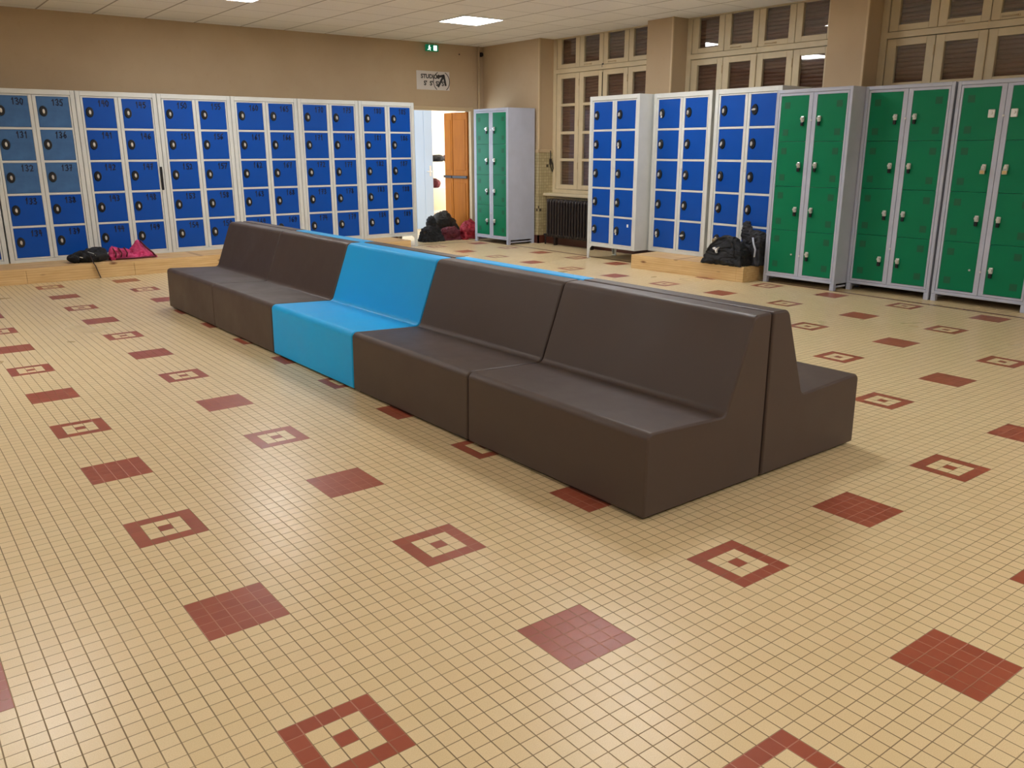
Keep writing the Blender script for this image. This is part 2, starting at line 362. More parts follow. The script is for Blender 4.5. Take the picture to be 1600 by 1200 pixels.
# windows: four columns of panes, a fanlight row above a transom and four rows below
def window(idx, y1, glass_gap=None):
    """y1: far edge of the opening; columns repeat every 0.48 m"""
    root = bpy.data.objects.new('window_%d' % idx, None); COL.objects.link(root); root.location = (XG, y1, 0); struct(root)
    W = 2.125
    cols = [(.172, .478), (.655, .965), (1.135, 1.45), (1.622, 1.93)]    # pane extents, measured away from y1
    rows_lo = [(.87, 1.208), (1.248, 1.59), (1.63, 1.98), (2.018, 2.362)]
    rows_hi = (2.558, 2.898)
    bm = NB()
    def yb(a, b, x0, x1, z0, z1, bev=.004): bx(bm, x0, x1, -b, -a, z0, z1, bev=bev)
    # fixed frame
    yb(0, .07, -.02, .06, .745, H); yb(W-.05, W, -.02, .06, .745, H); yb(.07, W-.05, -.02, .06, H-.012, H)
    yb(.07, W-.05, -.02, .06, .745, .80); yb(.07, W-.05, -.03, .06, 2.435, 2.495)
    mf = obm('window_frame', bm, M_cream, root)
    # sashes (stiles, rails, glazing bars)
    st = [.075, .565, 1.05, 1.535, W-.055]
    for j in range(4):
        a, b_ = st[j]+.003, st[j+1]-.003
        for lo in (True, False):
            bm = NB(); z0, z1 = (.805, 2.43) if lo else (2.50, H-.014)
            c0, c1 = cols[j]; c1 = min(c1, b_-.03)
            rows = rows_lo if lo else [rows_hi]
            yb(a, c0, -.012, .03, z0, z1); yb(c1, b_, -.012, .03, z0, z1)
            zs = [z0]+[q for r in rows for q in r]+[z1]
            for i in range(0, len(zs), 2): yb(c0, c1, -.012, .03, zs[i], zs[i+1], .003)
            s = obm('window_sash', bm, M_cream, root)
            bm = NB(); bx(bm, .006, .010, -c1-.004, -c0+.004, rows[0][0]-.004, rows[-1][1]+.004); obm('glass_pane', bm, M_glass, s)
        if j in (1, 2):     # small catch on the fanlight rail
            bm = NB(); cyl(bm, (-.018, -(a+.10), 2.525), (-.018, -(a+.24), 2.525), .007, n=8); cyl(bm, (-.018, -(a+.24), 2.525), (-.012, -(a+.24), 2.525), .014, n=8)
            obm('catch', bm, M_trim, root)
    bm = NB(); cyl(bm, (-.02, -1.05, 2.46), (-.02, -1.05, 2.51), .012, n=8); cyl(bm, (-.02, -1.05, 1.0), (-.02, -1.05, 2.40), .005, n=8); obm('bolt', bm, M_iron if idx == 1 else M_trim, root)
    for z in (1.1, 1.7, 2.25):
        for y in (.562, 1.53):
            bm = NB(); cyl(bm, (-.016, -y, z), (-.016, -y, z+.09), .008, n=8); obm('hinge', bm, M_trim, root)
    # roller shutter behind the glass
    bm = NB(); z = .74; pts = []
    while z < H-.01:
        pts += [(.050, z), (.043, z+.008), (.040, z+.021), (.043, z+.034), (.050, z+.041)]; z += .042
    poly = pts+[(.12, z), (.12, .74)]
    A = [bm.verts.new((p[0], 0, p[1])) for p in pts]; B = [bm.verts.new((p[0], -W, p[1])) for p in pts]
    for i in range(len(pts)-1): bm.faces.new((A[i], A[i+1], B[i+1], B[i]))
    r = bmesh.ops.extrude_face_region(bm, geom=bm.faces[:]); bmesh.ops.translate(bm, vec=(.02, 0, 0), verts=[v for v in r['geom'] if isinstance(v, bmesh.types.BMVert)])
    obm('roller_shutter', bm, M_shut, root)
    return root
for k in range(4): window(k+1, OPEN[k][1])
bm = NB(); bx(bm, 6.80, XG-.02, OPEN[0][0]+.005, OPEN[0][1]+.0, .705, .745, bev=.008); struct(obm('trim_30', bm, M_cream))
for k in (1, 2, 3):
    bm = NB(); bx(bm, 6.955, XG-.02, OPEN[k][0]+.005, OPEN[k][1]-.01, .735, .76); struct(obm('trim_%d' % (30+k), bm, M_cream))

# corridor behind the doorway
CY = 13.6
bm = NB(); bx(bm, 4.1, 4.2, YB+DT, CY, 0, H); struct(obm('wall_corridor_left', bm, M_white))
bm = NB(); bx(bm, 9.6, 9.7, YB+DT, CY, 0, H); struct(obm('wall_corridor_right', bm, M_white))
bm = NB(); bx(bm, 4.1, 9.7, CY, CY+.1, 0, H); struct(obm('wall_corridor_back', bm, M_peach))
bm = NB(); bx(bm, XG+.25, 9.7, YB, YB+DT, 0, H); struct(obm('wall_corridor_front', bm, M_white))
# planked pale blue door standing across the corridor
dr = bpy.data.objects.new('door_2', None); COL.objects.link(dr); dr.location = (5.72, 11.5, 0); struct(dr)
bm = NB()
for i in range(6): bx(bm, i*.177, (i+1)*.177-.004, 0, .045, .01, 2.2, bev=.004)
obm('door_leaf', bm, M_paleblue, dr)
bm = NB(); cyl(bm, (1.0, 0, 1.0), (1.0, -.05, 1.0), .012); cyl(bm, (1.0, -.05, 1.0), (.90, -.05, 1.0), .009); bx(bm, .98, 1.02, -.006, 0, .92, 1.1, bev=.002); obm('door_handle', bm, M_steel, dr)
bm = NB(); bx(bm, 4.2, 5.715, 11.5, 11.6, 0, H); struct(obm('wall_corridor_partition', bm, M_paleblue))
# orange folding door on the right side of the doorway
dr = bpy.data.objects.new('door_1', None); COL.objects.link(dr); dr.location = (DX1-.008, YB+.05, 0); struct(dr)
def leaf(p0, p1, nm):
    p0, p1 = Vector(p0), Vector(p1); L = (p1-p0).length
    bm = NB(); bx(bm, 0, L, -.02, .02, .012, DH-.01, bev=.004)
    for x in (L*.08,): bx(bm, .05, L-.05, .02, .026, .15, .85, bev=.003); bx(bm, .05, L-.05, .02, .026, 1.05, DH-.12, bev=.003)
    o = obm(nm, bm, M_orange, dr, (p0.x, p0.y, 0), math.atan2(p1.y-p0.y, p1.x-p0.x))
    bm = NB(); bx(bm, .0, L, .026, .05, .925, .965, bev=.005); obm('push_bar', bm, M_greyink if False else M_iron, o)
leaf((0, 0), (-.055, .335), 'door_leaf'); leaf((-.055, .345), (.0, .66), 'door_leaf')

# ------------------------------------------------------------------ ceiling lights
LIGHTS = [((4.935, 7.61), 'square LED ceiling panel near the exit sign and the corner'),
          ((1.985, 7.61), 'square LED ceiling panel cut off by the top edge, above the left blue lockers'),
          ((2.575, 2.30), 'square LED ceiling panel out of frame above the bench row'),
          ((4.935, 4.95), 'added unseen LED ceiling panel above the floor between bench and blue lockers'),  # unseen panel put in to brighten the window-side lockers
          ((-.965, 4.66), 'added unseen LED ceiling panel above the floor left of the bench'),  # unseen panel put in to brighten the back half of the hall
          ((-3.9, 5.25), 'square LED ceiling panel out of frame at the far left of the hall'),
          ((-3.3, .53), 'square LED ceiling panel out of frame left of the viewer'),
          ((-.375, -2.4), 'square LED ceiling panel out of frame behind the viewer'),
          ((2.575, -2.4), 'square LED ceiling panel out of frame near the rear wall middle'),
          ((5.525, -3.01), 'square LED ceiling panel out of frame in the rear right corner')]
for (x, y), lab in LIGHTS:
    if True:
        t = thing('ceiling_light', lab, 'ceiling light', (x, y, H), 0, 'LED panels in the tiled ceiling')
        bm = NB()
        for a in ((-.295, .295, -.295, -.28), (-.295, .295, .28, .295), (-.295, -.28, -.28, .28), (.28, .295, -.28, .28)): bx(bm, *a, -.012, -.0005)
        obm('frame', bm, M_white, t)
        bm = NB(); bx(bm, -.28, .28, -.28, .28, -.009, -.001); obm('diffuser', bm, M_panel, t)

# ------------------------------------------------------------------ benches
def fillet(pts, rad):
    out = []; n = len(pts)
    for i in range(n):
        p = Vector(pts[i]); r = rad[i]
        if r <= 0: out.append(tuple(p)); continue
        a = (Vector(pts[i-1])-p).normalized(); b = (Vector(pts[(i+1) % n])-p).normalized()
        th = a.angle(b); t = r/math.tan(th/2); c = p+(a+b).normalized()*(r/math.sin(th/2))
        s, e = p+a*t-c, p+b*t-c; st = max(3, int(7))
        a0 = math.atan2(s.y, s.x); d = (math.atan2(e.y, e.x)-a0+PI) % (2*PI)-PI
        for q in range(st+1):
            an = a0+d*q/st; out.append((c.x+r*math.cos(an), c.y+r*math.sin(an)))
    return out
BD, BH = .728, .733
prof = fillet([(.004, .014), (.010, .358), (.468, .337), (.618, BH), (BD, BH+.002), (BD, .014)], [0, .032, .035, .038, .012, 0])
ML = 1.170
def bench_mesh(m):
    bm = NB(); prism(bm, prof, 'y', .003, ML-.003)
    me = mesh('bench_module', bm, m); return me
ME_B, ME_C = bench_mesh(M_brown), bench_mesh(M_cyan)
bm = NB(); bx(bm, .03, BD-.02, .03, ML-.03, 0, .0145); ME_BASE = mesh('base', bm, M_dark)
PIV = Vector((1.449, .432, 0)); BROT = math.radians(.75)
def bench(k, side, m, label):
    root = thing('bench_module', label, 'bench', (0, 0, 0), 0, 'moulded bench modules in the middle of the hall')
    if side == 'front': p = Vector((-.734, k*ML, 0)); rz = BROT
    else: p = Vector((.734, (k+1)*ML, 0)); rz = BROT+PI
    root.location = PIV+Matrix.Rotation(BROT, 3, 'Z') @ p; root.rotation_euler = (0, 0, rz)
    o = ob('seat_shell', m, root)
    bv = o.modifiers.new('bevel', 'BEVEL'); bv.width = .011; bv.segments = 3; bv.limit_method = 'ANGLE'; bv.angle_limit = math.radians(50)
    for p_ in m.polygons: p_.use_smooth = True
    wn = o.modifiers.new('wn', 'WEIGHTED_NORMAL'); wn.keep_sharp = False; wn.weight = 90
    ob('base', ME_BASE, root)
bench(0, 'front', ME_B, 'brown moulded bench at the near end, its flat end and long seat nearest the viewer')
bench(1, 'front', ME_B, 'brown moulded bench between the nearest brown module and the bright blue seat')
bench(2, 'front', ME_C, 'bright blue moulded bench in the middle of the front row')
bench(3, 'front', ME_B, 'brown moulded bench just beyond the bright blue seat in the front row')
bench(4, 'front', ME_B, 'brown moulded bench at the far left end of the front row')
bench(0, 'back', ME_B, 'brown moulded bench at the right end, facing the green lockers')
bench(1, 'back', ME_C, 'bright blue bench of the rear row, thin strip seen over the second brown back')
bench(2, 'back', ME_B, 'brown bench of the rear row directly behind the bright blue front seat')
bench(3, 'back', ME_C, 'bright blue bench of the rear row, seen over the far brown backs')
bench(4, 'back', ME_B, 'brown bench of the rear row at the far end')

# ------------------------------------------------------------------ handwriting
STK = {'0': [[(.5, 1), (.1, .75), (.1, .25), (.5, 0), (.9, .25), (.9, .75), (.5, 1)]], '1': [[(.25, .75), (.55, 1), (.5, 0)]],
 '2': [[(.1, .8), (.4, 1), (.85, .85), (.75, .5), (.1, 0), (.95, .05)]], '3': [[(.1, .9), (.6, 1), (.85, .75), (.4, .52), (.9, .3), (.6, 0), (.1, .08)]],
 '4': [[(.3, 1), (.1, .45), (.9, .5)], [(.75, .95), (.7, 0)]], '5': [[(.9, 1), (.25, .95), (.2, .55), (.7, .6), (.9, .3), (.55, 0), (.1, .1)]],
 '6': [[(.8, 1), (.3, .7), (.1, .3), (.4, 0), (.85, .2), (.7, .5), (.15, .35)]], '7': [[(.1, .95), (.9, 1), (.4, 0)], [(.3, .5), (.75, .52)]],
 '8': [[(.5, .52), (.15, .8), (.5, 1), (.85, .8), (.5, .52), (.1, .22), (.5, 0), (.9, .22), (.5, .52)]], '9': [[(.85, .7), (.4, .5), (.15, .75), (.5, 1), (.85, .75), (.75, .3), (.3, 0)]]}
def stroke_text(bm, s, x, z, w, h, th, y, gap=.35, jit=.0, rnd=random):
    for ch in s:
        for line in STK[ch]:
            P = [Vector((x+px*w+rnd.uniform(-jit, jit), z+pz*h+rnd.uniform(-jit, jit))) for px, pz in line]
            for a, b in zip(P, P[1:]):
                d = (b-a).normalized()*th*.5; nrm = Vector((-d.y, d.x)); a2, b2 = a-d, b+d
                q = [(a2+nrm), (b2+nrm), (b2-nrm), (a2-nrm)]
                A = [bm.verts.new((v.x, y, v.y)) for v in q]; B = [bm.verts.new((v.x, y-.0006, v.y)) for v in q]
                bm.faces.new(B)
                for i in range(4): bm.faces.new((A[i], A[(i+1) % 4], B[(i+1) % 4], B[i]))
        x += w*(1+gap)

# ------------------------------------------------------------------ blue lockers (local: x to the right, front faces -y)
LW, LH, LD, LP = .868, 1.85, .50, .874
PZ = .163
DXs = [(.079, .406), (.504, .823-.0)]
DXs = [(.077, .403), (.503, .799)]
DXs = [(.075, .402), (.482, .802)]
DZ0, DHh, DG = .055, .3235, .0265
def ellip(bm, cx, cz, rx, rz_, y0, y1, n=20, mi=0, dome=.0):
    A = [bm.verts.new((cx+rx*math.cos(2*PI*i/n), y0, cz+rz_*math.sin(2*PI*i/n))) for i in range(n)]
    B = [bm.verts.new((cx+rx*.86*math.cos(2*PI*i/n), y1, cz+rz_*.86*math.sin(2*PI*i/n))) for i in range(n)]
    for i in range(n):
        f = bm.faces.new((A[i], A[(i+1) % n], B[(i+1) % n], B[i])); f.material_index = mi; f.smooth = True
    bm.faces.new(B).material_index = mi; bm.faces.new(A[::-1]).material_index = mi
def carcass_blue():
    bm = NB()
    bx(bm, 0, .0012+.004, 0, LD, 0, LH); bx(bm, LW-.0052, LW, 0, LD, 0, LH); bx(bm, .005, LW-.005, LD-.003, LD, 0, LH)
    bx(bm, .005, LW-.005, 0, LD-.003, LH-.004, LH); bx(bm, .005, LW-.005, .0, LD-.003, 0, .004)
    # outer frame
    bx(bm, .005, .045, 0, .03, 0.004, LH-.004, bev=.003); bx(bm, LW-.045, LW-.005, 0, .03, .004, LH-.004, bev=.003)
    bx(bm, .045, LW-.045, 0, .03, LH-.052, LH-.004, bev=.003); bx(bm, .045, LW-.045, 0, .03, .004, .034, bev=.003)
    # the two tall inner frames
    for (a, b_) in ((.049, .440), (.444, LW-.049)):
        d0, d1 = DXs[0] if a < .2 else DXs[1]
        bx(bm, a, d0-.002, .002, .028, .037, LH-.056, bev=.002); bx(bm, d1+.002, b_, .002, .028, .037, LH-.056, bev=.002)
        zt = DZ0+5*DHh+4*DG
        bx(bm, d0-.002, d1+.002, .002, .028, .037, DZ0-.002); bx(bm, d0-.002, d1+.002, .002, .028, zt+.002, LH-.056)
        for j in range(4):
            z = DZ0+(j+1)*DHh+j*DG; bx(bm, d0-.002, d1+.002, .002, .028, z+.002, z+DG-.002)
    bx(bm, .05, LW-.05, .03, .034, .04, LH-.06)
    return mesh('carcass', bm, M_carc_b)
ME_CARC = carcass_blue()
def door_me(w):
    bm = NB(); bx(bm, 0, w, .004, .03, 0, DHh, bev=.003); return mesh('door', bm, M_blue)
ME_DB = [door_me(d[1]-d[0]) for d in DXs]
ME_DP = [m.copy() for m in ME_DB]
for m in ME_DP: m.materials[0] = M_blue_paler
bm = NB(); ellip(bm, 0, 0, .041, .057, .004, -.010); ME_PLATE = mesh('lock_plate', bm, M_black)
bm = NB(); ellip(bm, 0, 0, .013, .025, -.009, -.022, 12); cyl(bm, (0, -.02, -.012), (0, -.028, -.016), .009, n=10); ME_CAM = mesh('latch', bm, M_steel)
bm = NB(); bx(bm, -.010, .010, -.013, -.0095, -.048, -.022, bev=.002); ME_TAB = mesh('tab', bm, M_logo)
bm = NB(); cyl(bm, (.462, .003, .0), (.462, -.006, .0), .009, n=12); ME_KEY = mesh('master_lock', bm, M_steel)
def leg_me(flip, h):
    s = -1 if flip else 1
    bm = NB(); prism(bm, [(0, 0), (s*.09, 0), (s*.055, -.03), (s*.035, -h), (0, -h)], 'y', 0, .004); 
    prism(bm, [(0, 0), (.09, 0), (.055, -.03), (.035, -h), (0, -h)], 'x', 0 if not flip else -.004, .004 if not flip else 0)
    bx(bm, min(0, s*.04), max(0, s*.04), 0, .04, -h, -h+.008); return mesh('leg', bm, M_carc_b)
ME_LEG = {0: leg_me(False, PZ), 1: leg_me(True, PZ)}
def blue_locker(loc, rz, label, group, first=None, lighter=(), legs=(), turned=(), tabs=(), label_note=None):
    t = thing('blue_locker', label, 'locker', loc, rz, group)
    ob('carcass', ME_CARC, t)
    ob('master_lock', ME_KEY, t, (0, 0, LH*.535))
    for c in range(2):
        for r in range(5):
            z = DZ0+(4-r)*(DHh+DG); x = DXs[c][0]
            d = ob('door', (ME_DP if (c, r) in lighter else ME_DB)[c], t, (x, 0, z))
            if (c, r) in lighter: d['label'] = 'door with paler blue paint'
            ob('lock_plate', ME_PLATE, d, (.057, 0, DHh*.52))
            l = ob('latch', ME_CAM, d, (.057, 0, DHh*.52))
            if (c, r) in turned: l.rotation_euler = (0, PI/2*.9, 0)
            elif first is None: l.rotation_euler = (0, random.uniform(-.15, .15), 0)
            if (c, r) in tabs: ob('hasp_or_shade', ME_TAB, d, (.057, 0, DHh*.52))
            if first is not None:
                bm = NB(); s = str(first+c*5+r); rn = random.Random(first*31+c*5+r)
                stroke_text(bm, s, .150+rn.uniform(-.01, .02), DHh-.088+rn.uniform(-.004, .004), .030, .062, .011, .0036, jit=.003, rnd=rn)
                obm('number', bm, M_ink, d)
    for kx in legs:
        for yy in (0, 1):
            l = ob('leg', ME_LEG[kx], t, (LW*kx, LD*yy, 0))
            if yy: l.scale = (1, -1, 1)
    return t
GB = 'blue lockers along the back wall'
X0 = .664
names = ['second', 'third', 'fourth', 'fifth', 'sixth']
labs = {-2: 'blue five-door locker bank cut off by the left edge of the photo',
 -1: 'blue locker bank numbered 130 to 139, leftmost whole bank, black bag at its right foot',
 0: 'blue locker bank numbered 140 to 149 with the pink bag in front of it',
 1: 'blue locker bank numbered 150 to 159 between the pink bag and the brown bench',
 2: 'blue locker bank numbered 160 to 169, partly hidden by the bench back',
 3: 'blue locker bank numbered 170 to 179, second bank from the doorway',
 4: 'blue locker bank numbered 180 to 189 beside the doorway, right leg down on the floor'}
for kx in range(-2, 5):
    dx = {-2: -.010, 4: .0}.get(kx, 0)
    blue_locker((X0+kx*LP+dx, 9.19, PZ), 0, labs[kx], GB, first=140+10*kx, legs=(1,) if kx == 4 else (), lighter=[(c, r) for c in (0, 1) for r in (0, 1, 2)] if kx == -1 else ())
bm = NB(); bx(bm, 0, .026, -.014, -.001, 0, .27, bev=.005)
st = obm('coat_tail', bm, M_clblack, None, (X0+.823, 9.19, PZ+.75)); tag(st, 'dark strap of cloth hanging out of locker door 147', 'strap')
GR = 'blue lockers along the window wall'
blue_locker((6.096, 6.677, PZ), -PI/2, 'blue ten-door locker without numbers beside the radiator, white leg on the floor', GR, legs=(0,), turned=(), tabs=((1, 1), (1, 4)))
blue_locker((6.30, 5.772, PZ), -PI/2+math.radians(1.0), 'middle blue locker of the window wall, standing whole on the pine platform', GR, turned=((1, 4),), tabs=((0, 0), (0, 4)))
blue_locker((6.307, 4.853, PZ), -PI/2, 'blue locker behind the black sports bags, partly hidden by a green locker', GR, turned=((1, 0),))
# sticker on the lowest right door of the first one
for o in [o for o in COL.objects if o.name.startswith('blue_locker') and 'radiator' in o['label']]:
    d = [c for c in o.children if c.name.startswith('door')][9]
    bm = NB(); bx(bm, .235, .262, .0030, .0042, .225, .262); s = obm('sticker', bm, M_logo, d); s['label'] = 'small white sticker'

# ------------------------------------------------------------------ green lockers
GW, GH, GZ, GD = .84, 1.957, .068, .50
GDX = [(.055, .372), (.468, .785)]
GDH = (GH-GZ-.112)/4
def carcass_green():
    bm = NB(); z0, z1 = GZ, GH
    bx(bm, 0, .005, 0, GD, z0, z1); bx(bm, GW-.005, GW, 0, GD, z0, z1); bx(bm, .005, GW-.005, GD-.003, GD, z0, z1)
    bx(bm, .005, GW-.005, 0, GD-.003, z1-.004, z1); bx(bm, .005, GW-.005, 0, GD-.003, z0, z0+.004)
    bx(bm, .005, .030, 0, .03, z0+.004, z1-.004, bev=.003); bx(bm, GW-.030, GW-.005, 0, .03, z0+.004, z1-.004, bev=.003)
    bx(bm, .030, GW-.030, 0, .03, z1-.034, z1-.004, bev=.003); bx(bm, .030, GW-.030, 0, .03, z0+.004, z0+.028, bev=.003)
    for i, (a, b_) in enumerate(((.033, .418), (.422, GW-.033))):
        d0, d1 = GDX[i]
        bx(bm, a, d0-.002, .002, .028, z0+.031, z1-.037, bev=.002); bx(bm, d1+.002, b_, .002, .028, z0+.031, z1-.037, bev=.002)
        bx(bm, d0-.002, d1+.002, .002, .028, z0+.031, z0+.050); bx(bm, d0-.002, d1+.002, .002, .028, z1-.060, z1-.037)
    bx(bm, .035, GW-.035, .03, .034, z0+.03, z1-.04)
    return mesh('carcass', bm, M_carc_g)
ME_GC = carcass_green()
bm = NB(); bx(bm, 0, GDX[0][1]-GDX[0][0], .004, .03, .0015, GDH-.0015, bev=.0015); ME_GD = mesh('door', bm, M_green)
bm = NB()
bx(bm, -.031, .031, .0030, .0045, -.031, .031)
ME_GV = mesh('vent', bm, M_gvent)
bm = NB(); bx(bm, -.017, .017, -.014, .004, -.016, .038, bev=.005); cyl(bm, (0, -.004, .014), (0, -.030, .014), .017, .014, n=12); ME_GL = mesh('latch', bm, M_steel)
bm = NB(); bx(bm, -.014, .014, -.018, -.002, -.055, -.017, bev=.004); ME_GP = mesh('hasp_or_shade', bm, M_black)  # black block painted in as the dark shadow beneath the latch
bm = NB(); tube(bm, [(-.014, -.024, 0), (-.014, -.024, .014), (-.008, -.024, .024), (.008, -.024, .024), (.014, -.024, .014), (.014, -.024, 0)], .004, 8); bx(bm, -.021, .021, -.033, -.013, -.034, 0, 1, bev=.003)
ME_PAD = mesh('padlock', bm, [M_steel, M_brass])
bm = NB(); bx(bm, -.028, .028, -.014, .004, -.035, .035, bev=.006); cyl(bm, (0, -.01, .006), (0, -.026, .006), .014, n=12); ME_BIG = mesh('latch', bm, M_steel)
bm = NB(); cyl(bm, (0, .003, 0), (0, -.006, 0), .009, n=12); ME_GK = mesh('master_lock', bm, M_steel)
bm = NB(); bx(bm, 0, .045, 0, .045, 0, GZ, bev=.003); ME_GF = mesh('foot', bm, M_carc_g)
bm = NB(); bx(bm, .008, .03, .045, GD-.045, .028, .045); ME_GRAIL = mesh('foot_rail', bm, M_carc_g)
def green_locker(loc, rz, label, special=None, keyz=(.84, .2)):
    t = thing('green_locker', label, 'locker', loc, rz, 'green lockers'); ob('carcass', ME_GC, t)
    for kz in keyz: ob('master_lock', ME_GK, t, (.42, 0, GZ+(GH-GZ)*kz))
    for x in (0, GW-.045):
        for y in (0, GD-.045): ob('foot', ME_GF, t, (x, y, 0))
    for x in (0, GW-.038): ob('foot_rail', ME_GRAIL, t, (x, 0, 0))
    for c in range(2):
        for r in range(4):
            z = GZ+.052+(3-r)*GDH; w_ = GDX[c][1]-GDX[c][0]
            d = ob('door', ME_GD, t, (GDX[c][0], 0, z))
            vx = .075 if c == 0 else w_-.075
            for vz in (.79, .20): ob('vent', ME_GV, d, (vx, 0, GDH*vz))
            sp = (special or {}).get((c, r))
            lx = w_-.05 if c == 0 else .04
            if sp == 'big': ob('latch', ME_BIG, d, (lx, 0, GDH*.50))
            elif sp == 'knob': ob('latch', ME_GK, d, (lx, 0, GDH*.45))
            else:
                ob('latch', ME_GL, d, (lx, 0, GDH*.46)); 
                if sp == 'pad': ob('padlock', ME_PAD, d, (lx, 0, GDH*.46-.012))
                else: ob('hasp_or_shade', ME_GP, d, (lx, 0, GDH*.46))  # shadow block under the latch
    return t
green_locker((6.20, 3.965, 0), -PI/2+math.radians(.8), 'green locker beside the black sports bags, pulled forward of its neighbours', {(0, 3): 'knob'}, (.84, .13))
green_locker((6.43, 3.122, 0), -PI/2+math.radians(1.5), 'middle green locker of the right-hand three')
green_locker((6.46, 2.262, 0), -PI/2, 'green locker cut by the right edge of the photo, with brass padlocks', {(0, 0): 'big', (1, 0): 'big', (0, 1): 'pad', (1, 1): 'pad', (0, 3): 'knob'}, (.84, .13))
green_locker((6.167, 9.345, 0), -PI/2+math.radians(1.0), 'lone green locker in the far corner between doorway and radiator')

# ------------------------------------------------------------------ pine platforms
def platform(name, label, loc, rz, L, D, Hh, joints):
    t = thing(name, label, 'platform', loc, rz, 'pine platforms under the lockers')
    xs = [0]+joints+[L]
    for a, b_ in zip(xs, xs[1:]):
        bm = NB(); bx(bm, a+.001, b_-.001, 0, .03, .0, Hh-.022, bev=.003); obm('front_board', bm, M_pine, t)
    n = max(1, int(D/.14)); 
    for i in range(n):
        bm = NB(); bx(bm, 0, L, i*D/n+.001, (i+1)*D/n-.001, Hh-.022, Hh, bev=.002); obm('top_board', bm, M_pine, t)
    for x in (0, L-.03):
        bm = NB(); bx(bm, x, x+.03, .031, D-.001, 0, Hh-.022); obm('end_board', bm, M_pine, t)
    return t
platform('pine_platform', 'long knotty pine platform under the blue lockers along the back wall', (-1.25, 8.625, 0), 0, 5.83, 1.1, PZ, [1.1, 2.19, 4.0])
platform('pine_platform', 'short pine platform under two blue lockers on the window side, black bags on it', (5.835, 5.60, 0), -PI/2+math.radians(4.0), 1.57, .93, PZ, [1.48])

# ------------------------------------------------------------------ radiator
t = thing('radiator', 'dark brown cast iron column radiator below the first window', 'radiator', (6.66, 8.20, 0))
for i in range(17):
    y = -i*.062
    bm = NB()
    for q in range(3):
        x = .03+q*.055
        tube(bm, [(x, y, .135), (x, y, .16), (x, y, .62), (x, y, .655)], .021, 8)
    tube(bm, [(.02, y, .145), (.15, y, .145)], .026, 8); tube(bm, [(.02, y, .648), (.15, y, .648)], .026, 8)
    obm('column', bm, M_iron, t)
bm = NB(); cyl(bm, (.085, .03, .145), (.085, .12, .145), .014); cyl(bm, (.085, .12, .145), (.085, .12, 0), .012); cyl(bm, (.06, .07, .145), (.02, .07, .145), .018); obm('valve', bm, M_iron, t)
bm = NB(); bx(bm, .06, .11, -.14, -.10, 0, .13); bx(bm, .06, .11, -.93, -.89, 0, .13); obm('foot', bm, M_iron, t)

# ------------------------------------------------------------------ signs, pipe, small wall things
t = thing('exit_sign', 'small lit green exit sign hanging from the ceiling above the paper sign', 'exit sign', (5.755, YB-.05, 2.79))
bm = NB(); bx(bm, -.108, .108, -.012, .018, 0, .092, bev=.004); obm('housing', bm, M_exit, t)
bm = NB()
ellip(bm, -.052, .070, .010, .010, -.012, -.014, 12)
for poly in ([(-.070, .058), (-.045, .060), (-.034, .045), (-.026, .046), (-.030, .040), (-.044, .036), (-.046, .030), (-.030, .014), (-.036, .010), (-.056, .028), (-.068, .016), (-.084, .016), (-.084, .022), (-.070, .024), (-.060, .040), (-.066, .050)],):
    prism(bm, poly, 'y', -.0120, -.0140)
obm('running_figure', bm, M_exitw, t)
bm = NB(); bx(bm, .022, .078, -.014, -.012, .012, .080); obm('door_pictogram', bm, M_exitw, t)
bm = NB(); cyl(bm, (-.05, .003, .092), (-.05, .003, H-2.79), .003, n=6); cyl(bm, (.05, .003, .092), (.05, .003, H-2.79), .003, n=6); obm('hanger', bm, M_white, t)

t = thing('paper_sign', 'white paper sign with black lettering and a circled arrow over the doorway', 'sign', (5.50, YB, 2.247))
SW, SH = .585, .268
bm = NB(); bx(bm, 0, SW, -.004, -.001, 0, SH); obm('paper', bm, M_paper, t)
def text_me(s, size, m, bold=.0, shear=0.):
    cu = bpy.data.curves.new('lettering', 'FONT'); cu.body = s; cu.size = size; cu.extrude = .0005; cu.offset = bold; cu.shear = shear
    o = bpy.data.objects.new('lettering', cu); COL.objects.link(o)
    me = bpy.data.meshes.new_from_object(o.evaluated_get(bpy.context.evaluated_depsgraph_get())); bpy.data.objects.remove(o, do_unlink=True)
    me.materials.clear(); me.materials.append(m); return me
bpy.context.view_layer.update()
o = ob('lettering', text_me('STUDIOS', .082, M_black_ink, .0028), t, (.075, -.0050, .165)); o.rotation_euler = (PI/2, 0, 0)
o = ob('lettering', text_me("S'  S'  S'  S'", .088, M_black_ink, .0032), t, (.125, -.0050, .065)); o.rotation_euler = (PI/2, 0, 0)
bm = NB(); n = 40; cx, cz, r0, r1 = .44, .125, .150, .139
# ring, clipped where it leaves the sheet
A = []
for i in range(n+1):
    a = 2*PI*i/n; A.append((a, cz+r0*math.sin(a)))
for (a, za), (b_, zb) in zip(A, A[1:]):
    if max(za, zb) > SH-.002 or min(za, zb) < .002: continue
    q = [(cx+r*math.cos(an), cz+r*math.sin(an)) for an, r in ((a, r0), (b_, r0), (b_, r1), (a, r1))]
    prism(bm, q, 'y', -.0045, -.0060)
obm('ring_mark', bm, M_greyink, t)
bm = NB()
def bar(p, q, w_): 
    p, q = Vector(p), Vector(q); d = (q-p).normalized(); nn = Vector((-d.y, d.x))*w_/2
    prism(bm, [tuple(p+nn), tuple(q+nn), tuple(q-nn), tuple(p-nn)], 'y', -.0046, -.0066)
bar((.375, .045), (.475, .20), .034); bar((.345, .185), (.495, .215), .034); bar((.482, .215), (.515, .065), .034)
obm('arrow_mark', bm, M_greyink, t)

